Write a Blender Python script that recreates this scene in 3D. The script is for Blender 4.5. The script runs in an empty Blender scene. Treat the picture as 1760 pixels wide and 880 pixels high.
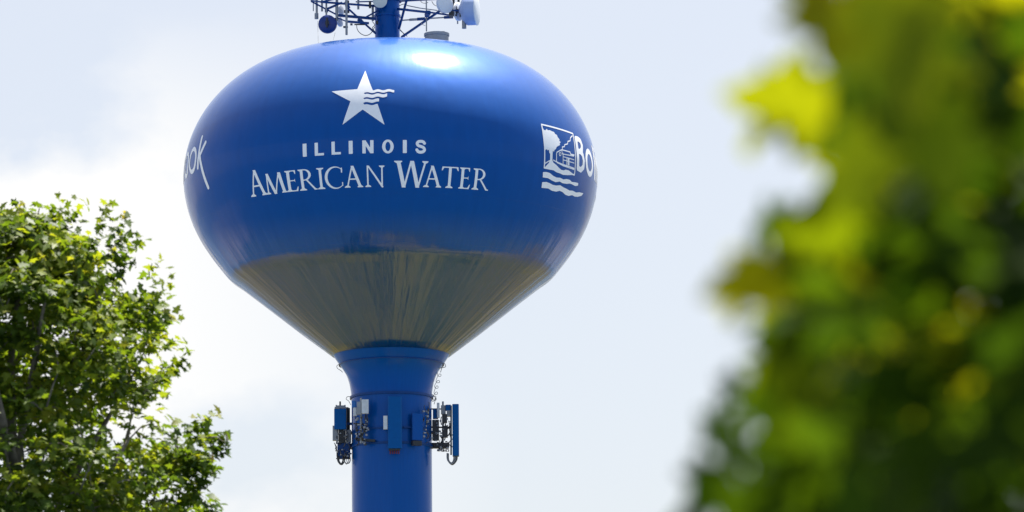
import bpy, bmesh, math, random
import numpy as np
from mathutils import Vector, Matrix

R = math.radians
C = bpy.context.scene.collection
scene = bpy.context.scene

# ------------------------------------------------------------------ camera
PITCH = R(9.65 - 0.013); ROLL = R(-0.5); FPX = 8096.0; CAMZ = 1.6
cam_d = bpy.data.cameras.new('camera')
cam_d.sensor_width = 36.0
cam_d.lens = FPX / 1760.0 * 36.0
cam_d.clip_start = 0.1; cam_d.clip_end = 9000.0
cam_d.dof.use_dof = True
cam_d.dof.focus_distance = 191.0
cam_d.dof.aperture_fstop = 4.9
cam_d.dof.aperture_blades = 0
cam = bpy.data.objects.new('camera', cam_d); C.objects.link(cam)
cam.location = (0, 0, CAMZ); cam.rotation_euler = (Matrix.Rotation(R(90) + PITCH, 3, 'X') @ Matrix.Rotation(ROLL, 3, 'Z')).to_euler()
scene.camera = cam

# ------------------------------------------------------------------ sky, sun, exposure
SUN_EL, SUN_AZ = 69.5, 32.0            # azimuth from +Y towards +X
world = bpy.data.worlds.new('World'); scene.world = world
world.use_nodes = True
nt = world.node_tree; nt.nodes.clear()
out = nt.nodes.new('ShaderNodeOutputWorld'); bg = nt.nodes.new('ShaderNodeBackground')
sky = nt.nodes.new('ShaderNodeTexSky'); sky.sky_type = 'NISHITA'; sky.sun_disc = False
sky.sun_elevation = R(SUN_EL); sky.sun_rotation = R(SUN_AZ)
sky.air_density = 1.0; sky.dust_density = 2.0; sky.ozone_density = 1.0
bg.inputs['Strength'].default_value = 0.095
# thin summer cloud, mixed into the sky by direction
tc = nt.nodes.new('ShaderNodeTexCoord')
mp = nt.nodes.new('ShaderNodeMapping'); mp.inputs['Scale'].default_value = (11, 11, 15); mp.inputs['Location'].default_value = (3.1, 0.4, 1.7)
nz = nt.nodes.new('ShaderNodeTexNoise'); nz.inputs['Scale'].default_value = 1.5; nz.inputs['Detail'].default_value = 7; nz.inputs['Roughness'].default_value = 0.5
rp = nt.nodes.new('ShaderNodeValToRGB'); rp.color_ramp.elements[0].position = 0.42; rp.color_ramp.elements[1].position = 0.55
sx = nt.nodes.new('ShaderNodeSeparateXYZ')
mr = nt.nodes.new('ShaderNodeMapRange')       # clouds gather towards the west (-X)
mr.inputs['From Min'].default_value = 0.0; mr.inputs['From Max'].default_value = -0.085
mr.inputs['To Min'].default_value = 0.0; mr.inputs['To Max'].default_value = 1.0
mul = nt.nodes.new('ShaderNodeMath'); mul.operation = 'MULTIPLY'
mixc = nt.nodes.new('ShaderNodeMix'); mixc.data_type = 'RGBA'
CLOUD = mixc.inputs['B']
L = nt.links.new
L(tc.outputs['Generated'], mp.inputs['Vector']); L(mp.outputs['Vector'], nz.inputs['Vector']); L(nz.outputs['Fac'], rp.inputs['Fac'])
L(tc.outputs['Generated'], sx.inputs[0]); L(sx.outputs['X'], mr.inputs['Value'])
mz = nt.nodes.new('ShaderNodeMapRange'); mz.inputs['From Min'].default_value = 0.188; mz.inputs['From Max'].default_value = 0.222   # and keep low over the horizon
mz.inputs['To Min'].default_value = 1.0; mz.inputs['To Max'].default_value = 0.0; L(sx.outputs['Z'], mz.inputs['Value'])
m2 = nt.nodes.new('ShaderNodeMath'); m2.operation = 'MULTIPLY'; L(mr.outputs['Result'], m2.inputs[0]); L(mz.outputs['Result'], m2.inputs[1])
L(rp.outputs['Color'], mul.inputs[0]); L(m2.outputs[0], mul.inputs[1])
# haze veil, strongest sunward, with a fainter floor added everywhere to light the lettering
vy = nt.nodes.new('ShaderNodeMapRange'); vy.inputs['From Min'].default_value = -0.1; vy.inputs['From Max'].default_value = 0.7; vy.inputs['To Min'].default_value = 0.2; vy.inputs['To Max'].default_value = 0.62; L(sx.outputs['Y'], vy.inputs['Value'])
veil = nt.nodes.new('ShaderNodeMix'); veil.data_type = 'RGBA'; veil.inputs['B'].default_value = (4.36, 4.29, 4.38, 1); L(vy.outputs['Result'], veil.inputs['Factor']); L(sky.outputs['Color'], veil.inputs['A'])
L(mul.outputs[0], mixc.inputs['Factor']); L(veil.outputs['Result'], mixc.inputs['A'])
CLOUD.default_value = (5.5, 5.45, 5.35, 1)
L(mixc.outputs['Result'], bg.inputs['Color']); L(bg.outputs[0], out.inputs['Surface'])

sun_d = bpy.data.lights.new('sun', 'SUN'); sun_d.energy = 5.0; sun_d.angle = R(0.53); sun_d.color = (1.0, 0.96, 0.88)
sun = bpy.data.objects.new('sun', sun_d); C.objects.link(sun)
SV = Vector((math.sin(R(SUN_AZ)) * math.cos(R(SUN_EL)), math.cos(R(SUN_AZ)) * math.cos(R(SUN_EL)), math.sin(R(SUN_EL))))
sun.rotation_euler = (-SV).to_track_quat('-Z', 'Y').to_euler(); sun.location = (0, 0, 80)

scene.view_settings.view_transform = 'Standard'; scene.view_settings.look = 'None'
scene.view_settings.gamma = 1.0; scene.view_settings.exposure = 1.0
scene.render.engine = 'CYCLES'
scene.cycles.use_denoising = True
try:
    scene.cycles.denoiser = 'OPENIMAGEDENOISE'
except Exception:
    pass
scene.cycles.max_bounces = 10; scene.cycles.transmission_bounces = 6; scene.cycles.sample_clamp_indirect = 8.0

# ------------------------------------------------------------------ helpers
def tag(o, label=None, cat=None, group=None, kind=None):
    if label: o['label'] = label
    if cat: o['category'] = cat
    if group: o['group'] = group
    if kind: o['kind'] = kind
    return o

def empty(name, loc, label=None, cat=None, group=None):
    o = bpy.data.objects.new(name, None); C.objects.link(o); o.location = loc
    o.empty_display_size = 0.3
    return tag(o, label, cat, group)

class MB:
    """collects boxes, tubes and lathes, then links them as one mesh object"""
    def __init__(self): self.v = []; self.f = []
    def add(self, vs, fs):
        n = len(self.v); self.v += [tuple(p) for p in vs]; self.f += [tuple(i + n for i in f) for f in fs]
    def box(self, c, size, rz=0.0, rx=0.0, bev=0.0):
        sx_, sy_, sz_ = [s / 2 for s in size]
        M = Matrix.Translation(c) @ Matrix.Rotation(rz, 4, 'Z') @ Matrix.Rotation(rx, 4, 'X')
        b = min(bev, sx_ * .9, sy_ * .9)
        if b <= 0:
            ring = [(-sx_, -sy_), (sx_, -sy_), (sx_, sy_), (-sx_, sy_)]
        else:
            ring = [(-sx_ + b, -sy_), (sx_ - b, -sy_), (sx_, -sy_ + b), (sx_, sy_ - b), (sx_ - b, sy_), (-sx_ + b, sy_), (-sx_, sy_ - b), (-sx_, -sy_ + b)]
        n = len(ring)
        vs = [M @ Vector((x, y, -sz_)) for x, y in ring] + [M @ Vector((x, y, sz_)) for x, y in ring]
        fs = [tuple(reversed(range(n))), tuple(range(n, 2 * n))] + [(i, (i + 1) % n, n + (i + 1) % n, n + i) for i in range(n)]
        self.add(vs, fs)
    def tube(self, path, rad, n=8, cap=True):
        path = [Vector(p) for p in path]
        if not hasattr(rad, '__len__'): rad = [rad] * len(path)
        vs = []; fs = []; up = None
        for i, p in enumerate(path):
            a = path[max(i - 1, 0)]; b = path[min(i + 1, len(path) - 1)]
            t = (b - a).normalized()
            if up is None:
                up = Vector((0, 0, 1)) if abs(t.z) < .9 else Vector((1, 0, 0))
            x = up.cross(t).normalized(); y = t.cross(x).normalized(); up = y
            for k in range(n):
                w = 2 * math.pi * k / n
                vs.append(p + (x * math.cos(w) + y * math.sin(w)) * rad[i])
        for i in range(len(path) - 1):
            for k in range(n):
                fs.append((i * n + k, i * n + (k + 1) % n, (i + 1) * n + (k + 1) % n, (i + 1) * n + k))
        if cap:
            fs.append(tuple(reversed(range(n)))); m = (len(path) - 1) * n; fs.append(tuple(range(m, m + n)))
        self.add(vs, fs)
    def beam(self, a, b, w, h=None):
        """square-section bar from a to b"""
        h = h or w; a = Vector(a); b = Vector(b); t = (b - a).normalized()
        up = Vector((0, 0, 1)) if abs(t.z) < .95 else Vector((0, 1, 0))
        x = t.cross(up).normalized(); y = x.cross(t).normalized()
        vs = []
        for p in (a, b):
            for sx_, sy_ in ((-1, -1), (1, -1), (1, 1), (-1, 1)): vs.append(p + x * sx_ * w / 2 + y * sy_ * h / 2)
        self.add(vs, [(3, 2, 1, 0), (4, 5, 6, 7), (0, 1, 5, 4), (1, 2, 6, 5), (2, 3, 7, 6), (3, 0, 4, 7)])
    def lathe(self, prof, n=32, M=None, caps=(True, True)):
        """prof: list of (radius, height) turned about Z then placed by M"""
        M = M or Matrix.Identity(4); vs = []; fs = []
        for r, z in prof:
            for k in range(n):
                w = 2 * math.pi * k / n
                vs.append(M @ Vector((r * math.sin(w), -r * math.cos(w), z)))
        for i in range(len(prof) - 1):
            for k in range(n):
                fs.append((i * n + k, i * n + (k + 1) % n, (i + 1) * n + (k + 1) % n, (i + 1) * n + k))
        if caps[0]: fs.append(tuple(reversed(range(n))))
        if caps[1]: m = (len(prof) - 1) * n; fs.append(tuple(range(m, m + n)))
        self.add(vs, fs)
    def build(self, name, mat, parent=None, loc=(0, 0, 0), smooth=False, autosmooth=None):
        me = bpy.data.meshes.new(name); me.from_pydata(self.v, [], self.f); me.update()
        bm = bmesh.new(); bm.from_mesh(me); bmesh.ops.recalc_face_normals(bm, faces=bm.faces); 
        if smooth:
            for f in bm.faces: f.smooth = True
            if autosmooth:
                for e in bm.edges:
                    if len(e.link_faces) == 2 and e.calc_face_angle(0) > R(autosmooth): e.smooth = False
        bm.to_mesh(me); bm.free()
        me.materials.append(mat)
        o = bpy.data.objects.new(name, me); C.objects.link(o); o.location = loc
        if parent: o.parent = parent
        return o

def new_mat(name):
    m = bpy.data.materials.new(name); m.use_nodes = True
    t = m.node_tree; return m, t, t.nodes['Principled BSDF']

def nd(t, typ, **kw):
    n = t.nodes.new(typ)
    for k, v in kw.items(): setattr(n, k, v)
    return n

def math_node(t, op, a, b=None, c=None):
    n = t.nodes.new('ShaderNodeMath'); n.operation = op
    for i, q in enumerate((a, b, c)):
        if q is None: continue
        if isinstance(q, (int, float)): n.inputs[i].default_value = q
        else: t.links.new(q, n.inputs[i])
    return n.outputs[0]

def simple_mat(name, col, rough=0.5, metal=0.0, var=0.12, scale=6.0, spec=0.5, bump=0.0):
    """painted or bare metal with faint mottling in colour and gloss"""
    m, t, p = new_mat(name)
    tcn = nd(t, 'ShaderNodeTexCoord'); n = nd(t, 'ShaderNodeTexNoise'); n.inputs['Scale'].default_value = scale; n.inputs['Detail'].default_value = 5
    t.links.new(tcn.outputs['Object'], n.inputs['Vector'])
    r = nd(t, 'ShaderNodeValToRGB')
    r.color_ramp.elements[0].position = .3; r.color_ramp.elements[1].position = .7
    r.color_ramp.elements[0].color = (*[c * (1 - var) for c in col], 1); r.color_ramp.elements[1].color = (*[min(1, c * (1 + var)) for c in col], 1)
    t.links.new(n.outputs['Fac'], r.inputs['Fac']); t.links.new(r.outputs['Color'], p.inputs['Base Color'])
    p.inputs['Roughness'].default_value = rough; p.inputs['Metallic'].default_value = metal
    p.inputs['Specular IOR Level'].default_value = spec
    if bump:
        b = nd(t, 'ShaderNodeBump'); b.inputs['Strength'].default_value = bump; b.inputs['Distance'].default_value = .02
        t.links.new(n.outputs['Fac'], b.inputs['Height']); t.links.new(b.outputs[0], p.inputs['Normal'])
    return m

# ------------------------------------------------------------------ tower geometry facts
TX, TY = -4.952, 190.0
def tower_point(px, py, depth=0.0):
    """tower-local point seen at a photo position, `depth` metres behind the tower's axis plane"""
    u = (px - 880) / FPX; v = (440 - py) / FPX
    u, v = u * math.cos(ROLL) - v * math.sin(ROLL), u * math.sin(ROLL) + v * math.cos(ROLL)
    d = Vector((u, math.cos(PITCH) - v * math.sin(PITCH), math.sin(PITCH) + v * math.cos(PITCH)))
    t = (TY + depth) / d.y
    return Vector((d.x * t - TX, depth, CAMZ + d.z * t))

PROF = [(0.001, 42.55), (1.5, 42.51), (3, 42.36), (4.40, 42.10), (4.72, 42.00), (5.0, 41.895), (5.48, 41.68), (6.036, 41.365), (6.62, 40.94), (7.18, 40.4), (7.68, 39.754), (8.08, 39.01), (8.353, 38.2), (8.474, 37.344), (8.478, 37.05), (8.434, 36.476), (8.238, 35.628), (7.904, 34.827), (7.459, 34.085), (6.941, 33.395), (6.60, 33.0), (6.10, 32.63)]
def catmull(P, n=10):
    P = [np.array(p, float) for p in P]; o = []
    for i in range(len(P) - 1):
        p0 = P[i - 1] if i > 0 else 2 * P[0] - P[1]; p1 = P[i]; p2 = P[i + 1]; p3 = P[i + 2] if i + 2 < len(P) else 2 * P[-1] - P[-2]
        d1, d2, d3 = [np.linalg.norm(q) ** .5 for q in (p1 - p0, p2 - p1, p3 - p2)]
        t0, t1 = 0, d1; t2 = t1 + d2; t3 = t2 + d3
        for k in range(n):
            T = t1 + k / n * d2
            A1 = (t1 - T) / (t1 - t0) * p0 + (T - t0) / (t1 - t0) * p1; A2 = (t2 - T) / (t2 - t1) * p1 + (T - t1) / (t2 - t1) * p2; A3 = (t3 - T) / (t3 - t2) * p2 + (T - t2) / (t3 - t2) * p3
            B1 = (t2 - T) / (t2 - t0) * A1 + (T - t0) / (t2 - t0) * A2; B2 = (t3 - T) / (t3 - t1) * A2 + (T - t1) / (t3 - t1) * A3
            o.append(tuple((t2 - T) / (t2 - t1) * B1 + (T - t1) / (t2 - t1) * B2))
    o.append(tuple(P[-1])); return o
TANK = catmull(PROF) + [(5.2, 31.93), (4.3, 31.22), (3.7, 30.75), (3.2, 30.37), (2.8, 30.07), (2.425, 29.79)]
NECK = [(2.36, 29.787), (2.24, 29.60), (2.13, 29.434), (2.03, 29.30), (1.94, 29.17), (1.83, 28.98), (1.77, 28.82), (1.72, 28.65), (1.683, 28.46), (1.655, 28.28), (1.64, 28.1), (1.63, 27.8)]
_tz = np.array([p[1] for p in TANK][::-1]); _tr = np.array([p[0] for p in TANK][::-1])

# ------------------------------------------------------------------ materials
def paint_blue(name, base, streak=1.0, seams=True):
    """glossy tank enamel: clear coat over blue, faint plate seams, oil-canning and brush streaks"""
    m, t, p = new_mat(name)
    tcn = nd(t, 'ShaderNodeTexCoord'); s = nd(t, 'ShaderNodeSeparateXYZ'); t.links.new(tcn.outputs['Object'], s.inputs[0])
    ny = math_node(t, 'MULTIPLY', s.outputs['Y'], -1.0)
    th = math_node(t, 'ARCTAN2', s.outputs['X'], ny)
    cv = nd(t, 'ShaderNodeCombineXYZ'); t.links.new(math_node(t, 'MULTIPLY', th, 9.0), cv.inputs[0]); t.links.new(math_node(t, 'MULTIPLY', s.outputs['Z'], .22), cv.inputs[1])
    n1 = nd(t, 'ShaderNodeTexNoise'); n1.inputs['Scale'].default_value = 3.0; n1.inputs['Detail'].default_value = 6; n1.inputs['Roughness'].default_value = .6
    t.links.new(cv.outputs[0], n1.inputs['Vector'])
    n2 = nd(t, 'ShaderNodeTexNoise'); n2.inputs['Scale'].default_value = .55; n2.inputs['Detail'].default_value = 2
    t.links.new(tcn.outputs['Object'], n2.inputs['Vector'])
    col = nd(t, 'ShaderNodeValToRGB')
    col.color_ramp.elements[0].position = .3; col.color_ramp.elements[1].position = .75
    col.color_ramp.elements[0].color = (*[c * .93 for c in base], 1); col.color_ramp.elements[1].color = (*[c * 1.06 for c in base], 1)
    t.links.new(n1.outputs['Fac'], col.inputs['Fac']); t.links.new(col.outputs['Color'], p.inputs['Base Color'])
    p.inputs['Roughness'].default_value = .56; p.inputs['Specular IOR Level'].default_value = .2; p.inputs['Specular Tint'].default_value = (.25, .5, 1, 1)
    # coat, metal and streak bumps set by height to shape the tank's reflections
    def band(z0, z1):
        q = nd(t, 'ShaderNodeMapRange'); q.inputs['From Min'].default_value = z0; q.inputs['From Max'].default_value = z1; t.links.new(s.outputs['Z'], q.inputs['Value'])
        return q.outputs['Result'] if seams else math_node(t, 'MULTIPLY', q.outputs['Result'], 0.0)
    low, marks, top = band(34.5, 33.5), band(34.9, 33.7), band(37.6, 40.6)
    t.links.new(math_node(t, 'ADD', math_node(t, 'MULTIPLY', low, .55), .36), p.inputs['Metallic'])
    p.inputs['Coat Weight'].default_value = 1.0
    t.links.new(math_node(t, 'ADD', math_node(t, 'ADD', math_node(t, 'MULTIPLY', low, .36), 1.2), math_node(t, 'MULTIPLY', top, .40)), p.inputs['Coat IOR'])
    t.links.new(math_node(t, 'ADD', math_node(t, 'SUBTRACT', .17, math_node(t, 'MULTIPLY', low, .05)), math_node(t, 'MULTIPLY', top, -.035)), p.inputs['Coat Roughness']);
    n3 = nd(t, 'ShaderNodeTexNoise'); n3.inputs['Scale'].default_value = 1.0; n3.inputs['Detail'].default_value = 1.5; n3.inputs['Roughness'].default_value = .45
    cv3 = nd(t, 'ShaderNodeCombineXYZ'); t.links.new(math_node(t, 'MULTIPLY', th, 13.0), cv3.inputs[0]); t.links.new(math_node(t, 'MULTIPLY', s.outputs['Z'], .45), cv3.inputs[1])
    t.links.new(cv3.outputs[0], n3.inputs['Vector'])
    h = math_node(t, 'ADD', math_node(t, 'MULTIPLY', n1.outputs['Fac'], .006 * streak), math_node(t, 'MULTIPLY', n2.outputs['Fac'], .05))
    h = math_node(t, 'ADD', h, math_node(t, 'MULTIPLY', math_node(t, 'MULTIPLY', n1.outputs['Fac'], marks), .032))
    h = math_node(t, 'ADD', h, math_node(t, 'MULTIPLY', math_node(t, 'MULTIPLY', n3.outputs['Fac'], marks), .095))
    if seams:
        fr = math_node(t, 'ABSOLUTE', math_node(t, 'SUBTRACT', math_node(t, 'FRACT', math_node(t, 'ADD', math_node(t, 'MULTIPLY', th, 14 / (2 * math.pi)), .56)), .5))
        v = math_node(t, 'MULTIPLY', math_node(t, 'LESS_THAN', fr, .004), math_node(t, 'LESS_THAN', s.outputs['Z'], 36.0))
        tot = v
        for zz in (31.2, 33.3, 35.05):
            b = math_node(t, 'LESS_THAN', math_node(t, 'ABSOLUTE', math_node(t, 'SUBTRACT', s.outputs['Z'], zz)), .018)
            tot = math_node(t, 'MAXIMUM', tot, b)
        h = math_node(t, 'ADD', h, math_node(t, 'MULTIPLY', tot, .0035))
    b = nd(t, 'ShaderNodeBump'); b.inputs['Strength'].default_value = .5; b.inputs['Distance'].default_value = 1.0
    t.links.new(h, b.inputs['Height']); t.links.new(b.outputs[0], p.inputs['Normal']); t.links.new(b.outputs[0], p.inputs['Coat Normal'])
    return m

M_TANK = paint_blue('tank_blue_enamel', (0.0, 0.076, 0.315))
M_STEM = paint_blue('stem_blue_enamel', (0.0, 0.076, 0.315), .6, False)
M_WHITE = simple_mat('white_sign_paint', (.90, .89, .89), .35, var=.03)
M_STEEL_BLUE = simple_mat('blue_painted_steel', (.0, .045, .19), .45, spec=.25)
M_PANEL = simple_mat('panel_blue_plastic', (.0, .085, .29), .5, var=.06, spec=.12)
M_GALV = simple_mat('galvanised_steel', (.28, .29, .31), .45, .6)
M_DARK = simple_mat('black_hardware', (.02, .021, .025), .5)
M_GREY = simple_mat('grey_radio_housing', (.26, .27, .29), .5)
M_PALE = simple_mat('pale_radio_housing', (.6, .61, .62), .45)
M_RADOME = simple_mat('white_radome', (.74, .75, .76), .45, var=.04)
M_DISHBLUE = simple_mat('blue_dish_paint', (.002, .03, .19), .35)
M_HATCH = simple_mat('grey_hatch_metal', (.33, .33, .33), .55, var=.1)
M_CABLE = simple_mat('grey_cable_jacket', (.06, .06, .065), .5)
M_RED = simple_mat('red_connector_cap', (.13, .006, .015), .5)

# ------------------------------------------------------------------ ground
def ground_mat():
    m, t, p = new_mat('dry_meadow')
    tcn = nd(t, 'ShaderNodeTexCoord')
    n1 = nd(t, 'ShaderNodeTexNoise'); n1.inputs['Scale'].default_value = .22; n1.inputs['Detail'].default_value = 9; n1.inputs['Roughness'].default_value = .65
    n2 = nd(t, 'ShaderNodeTexNoise'); n2.inputs['Scale'].default_value = 2.2; n2.inputs['Detail'].default_value = 6
    t.links.new(tcn.outputs['Object'], n1.inputs['Vector']); t.links.new(tcn.outputs['Object'], n2.inputs['Vector'])
    r = nd(t, 'ShaderNodeValToRGB'); e = r.color_ramp.elements
    e[0].position = .30; e[0].color = (.20, .14, .003, 1); e[1].position = .72; e[1].color = (.48, .33, .02, 1)
    x = e.new(.46); x.color = (.37, .265, .005, 1); x = e.new(.58); x.color = (.43, .30, .01, 1)
    t.links.new(n1.outputs['Fac'], r.inputs['Fac'])
    mx = nd(t, 'ShaderNodeMix', data_type='RGBA', blend_type='MULTIPLY'); mx.inputs['Factor'].default_value = .6
    t.links.new(r.outputs['Color'], mx.inputs['A']); t.links.new(n2.outputs['Color'], mx.inputs['B'])
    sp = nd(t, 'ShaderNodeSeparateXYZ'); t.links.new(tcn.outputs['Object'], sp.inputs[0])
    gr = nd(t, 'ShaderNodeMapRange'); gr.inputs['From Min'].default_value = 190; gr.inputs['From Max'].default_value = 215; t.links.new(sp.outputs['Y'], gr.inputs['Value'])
    gm = nd(t, 'ShaderNodeMix', data_type='RGBA', blend_type='MULTIPLY'); gm.inputs['B'].default_value = (.42, .42, .26, 1)  # ground coloured paler on the camera side to make up for the tank's shadow
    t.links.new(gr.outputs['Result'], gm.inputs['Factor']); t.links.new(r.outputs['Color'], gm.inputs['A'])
    t.links.new(gm.outputs['Result'], p.inputs['Base Color']); p.inputs['Roughness'].default_value = .95
    return m
def sheet(name, pts, z, mat):
    b = MB(); b.add([(x, y, z) for x, y in pts], [tuple(range(len(pts)))])
    o = b.build(name, mat); tag(o, kind='structure'); return o
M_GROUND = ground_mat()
M_ASPHALT = simple_mat('asphalt', (.08, .12, .17), .95, var=.12, scale=.05)
M_CONC = simple_mat('pale_concrete', (.22, .21, .22), .9, var=.08, scale=.2)
G = 4000
def wobble(cx, cy, r, n, a0, a1, amp, seed):
    rnd = random.Random(seed)
    return [(cx + (r + rnd.uniform(-amp, amp)) * math.sin(a0 + (a1 - a0) * i / n), cy - (r + rnd.uniform(-amp, amp)) * math.cos(a0 + (a1 - a0) * i / n)) for i in range(n + 1)]
sheet('ground', [(-G, -G), (G, -G), (G, G), (-G, G)], 0.0, M_ASPHALT)
# dry meadow round the foot of the tower, running on behind it
arc = wobble(TX, TY, 21.8, 60, R(-78), R(78), .5, 4)
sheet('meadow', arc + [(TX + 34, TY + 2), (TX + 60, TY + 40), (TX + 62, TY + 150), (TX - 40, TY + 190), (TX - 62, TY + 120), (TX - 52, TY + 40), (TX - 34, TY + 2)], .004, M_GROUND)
sheet('left_reflector_sheet', [(TX - 130, TY + 14), (TX - 60, TY + 14), (TX - 66, TY + 95), (TX - 130, TY + 120)], .008, M_CONC)  # unseen pale sheet, added for the light patch mirrored on the tank's left
sheet('right_reflector_sheet', [(TX + 66, TY + 66), (TX + 130, TY + 110), (TX + 150, TY + 240), (TX + 80, TY + 190)], .008, M_CONC)  # likewise added out of view, for the light patch on the right

# ------------------------------------------------------------------ foliage helpers
def leaf_object(name, base_v, base_f, mats, pos, tint, mat, parent=None, loc=(0, 0, 0)):
    """many leaves of one plant as one crown mesh; `tint` 0..1 is the leaf's own colour (old to young)"""
    N = len(pos); nv = len(base_v)
    V = np.einsum('nij,vj->nvi', mats, base_v) + pos[:, None, :]
    me = bpy.data.meshes.new(name)
    lens = np.array([len(f) for f in base_f]); flat = np.array([i for f in base_f for i in f])
    loops = (flat[None, :] + (np.arange(N) * nv)[:, None]).ravel()
    starts1 = np.concatenate([[0], np.cumsum(lens)[:-1]])
    starts = (starts1[None, :] + (np.arange(N) * len(flat))[:, None]).ravel()
    me.vertices.add(N * nv); me.loops.add(len(loops)); me.polygons.add(N * len(base_f))
    me.vertices.foreach_set('co', V.ravel().astype(np.float32))
    me.loops.foreach_set('vertex_index', loops.astype(np.int32))
    me.polygons.foreach_set('loop_start', starts.astype(np.int32))
    me.update(calc_edges=True); me.validate()
    at = me.attributes.new('tint', 'FLOAT', 'POINT')
    at.data.foreach_set('value', np.repeat(tint, nv).astype(np.float32))
    me.materials.append(mat)
    o = bpy.data.objects.new(name, me); C.objects.link(o); o.location = loc
    if parent: o.parent = parent
    return o

def leaf_mat(name, stops, trans=.45, rough=.42, spec=.5, tmul=(1.25, 1.2, .45)):
    m, t, p = new_mat(name)
    at = nd(t, 'ShaderNodeAttribute', attribute_name='tint')
    r = nd(t, 'ShaderNodeValToRGB'); e = r.color_ramp.elements
    e[0].position, e[0].color = stops[0][0], (*stops[0][1], 1); e[1].position, e[1].color = stops[-1][0], (*stops[-1][1], 1)
    for q, c in stops[1:-1]: x = e.new(q); x.color = (*c, 1)
    t.links.new(at.outputs['Fac'], r.inputs['Fac']); t.links.new(r.outputs['Color'], p.inputs['Base Color'])
    p.inputs['Roughness'].default_value = rough; p.inputs['Specular IOR Level'].default_value = spec
    tr = nd(t, 'ShaderNodeBsdfTranslucent')
    mu = nd(t, 'ShaderNodeMix', data_type='RGBA', blend_type='MULTIPLY'); mu.inputs['Factor'].default_value = 1; mu.inputs['B'].default_value = (*tmul, 1)
    sc = nd(t, 'ShaderNodeMix', data_type='RGBA', blend_type='ADD'); sc.inputs['Factor'].default_value = 1
    t.links.new(r.outputs['Color'], mu.inputs['A']); t.links.new(mu.outputs['Result'], sc.inputs['A']); t.links.new(mu.outputs['Result'], sc.inputs['B'])
    t.links.new(sc.outputs['Result'], tr.inputs['Color'])
    ms = nd(t, 'ShaderNodeMixShader'); ms.inputs[0].default_value = trans
    t.links.new(p.outputs[0], ms.inputs[1]); t.links.new(tr.outputs[0], ms.inputs[2])
    t.links.new(ms.outputs[0], t.nodes['Material Output'].inputs['Surface'])
    return m

def rot_mats(rng, N, nrm_dir, spread, scale):
    """N random rotations whose leaf normal scatters about nrm_dir (N,3)"""
    n = nrm_dir + rng.normal(0, spread, (N, 3)); n /= np.linalg.norm(n, axis=1)[:, None]
    a = rng.normal(0, 1, (N, 3)); x = np.cross(a, n); x /= np.linalg.norm(x, axis=1)[:, None]
    y = np.cross(n, x)
    M = np.stack([x, y, n], axis=2)
    return M * scale[:, None, None]

def maple_leaf(teeth=True, curl=.25, fold=.2):
    """unit maple leaf, stalk at the origin, tip at +Y, width about 1"""
    half = [(0, 0), (.16, -.03), (.34, -.10), (.30, .04), (.46, .10), (.36, .20), (.24, .24), (.42, .40), (.55, .46), (.50, .58), (.34, .56), (.20, .50), (.22, .68), (.13, .80), (0, 1.0)] if teeth else \
           [(0, 0), (.30, -.06), (.34, .12), (.22, .24), (.52, .48), (.22, .50), (.16, .74), (0, 1.0)]
    spine = [(0, 0), (0, .25), (0, .5), (0, .75), (0, 1.0)] if teeth else [(0, 0), (0, .5), (0, 1.0)]
    V = []; F = []
    def zz(x, y): return -curl * (y - .45) ** 2 + fold * abs(x) - curl * x * x * 1.6
    sp = [len(V) + i for i in range(len(spine))]; V += [(x, y, zz(x, y)) for x, y in spine]
    for s in (1, -1):
        ids = []
        for x, y in half[1:-1]: ids.append(len(V)); V.append((s * x, y, zz(x, y)))
        ring = [sp[0]] + ids + [sp[-1]]
        poly = ring + list(reversed(sp[1:-1]))
        F.append(tuple(poly if s == 1 else reversed(poly)))
    return np.array(V), F

# ------------------------------------------------------------------ water tower
tower = empty('water_tower', (TX, TY, 0), 'bright blue water tower with a bulb tank, white star and white lettering', 'water tower')
b = MB(); b.lathe(TANK[::-1], 300, caps=(True, False)); tank = b.build('tank', M_TANK, tower, smooth=True, autosmooth=50)
b = MB(); b.lathe([(1.75, 0), (1.75, .3), (1.64, .45), (1.63, 10), (1.63, 20)] + NECK[::-1], 128, caps=(True, True))
stem = b.build('stem', M_STEM, tower, smooth=True, autosmooth=50)
def ring(z, r, w, h, name='strap_ring', n=96, mat=None):
    q = MB(); q.lathe([(r, z - h / 2), (r + w, z - h / 2), (r + w, z + h / 2), (r, z + h / 2), (r, z - h / 2)], n, caps=(False, False))
    return q.build(name, mat or M_STEEL_BLUE, tower, smooth=True, autosmooth=40)
ring(28.05, 1.632, .07, .09); ring(26.62, 1.62, .05, .06); ring(26.02, 1.62, .06, .08); ring(29.40, 2.12, .03, .04)

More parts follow.
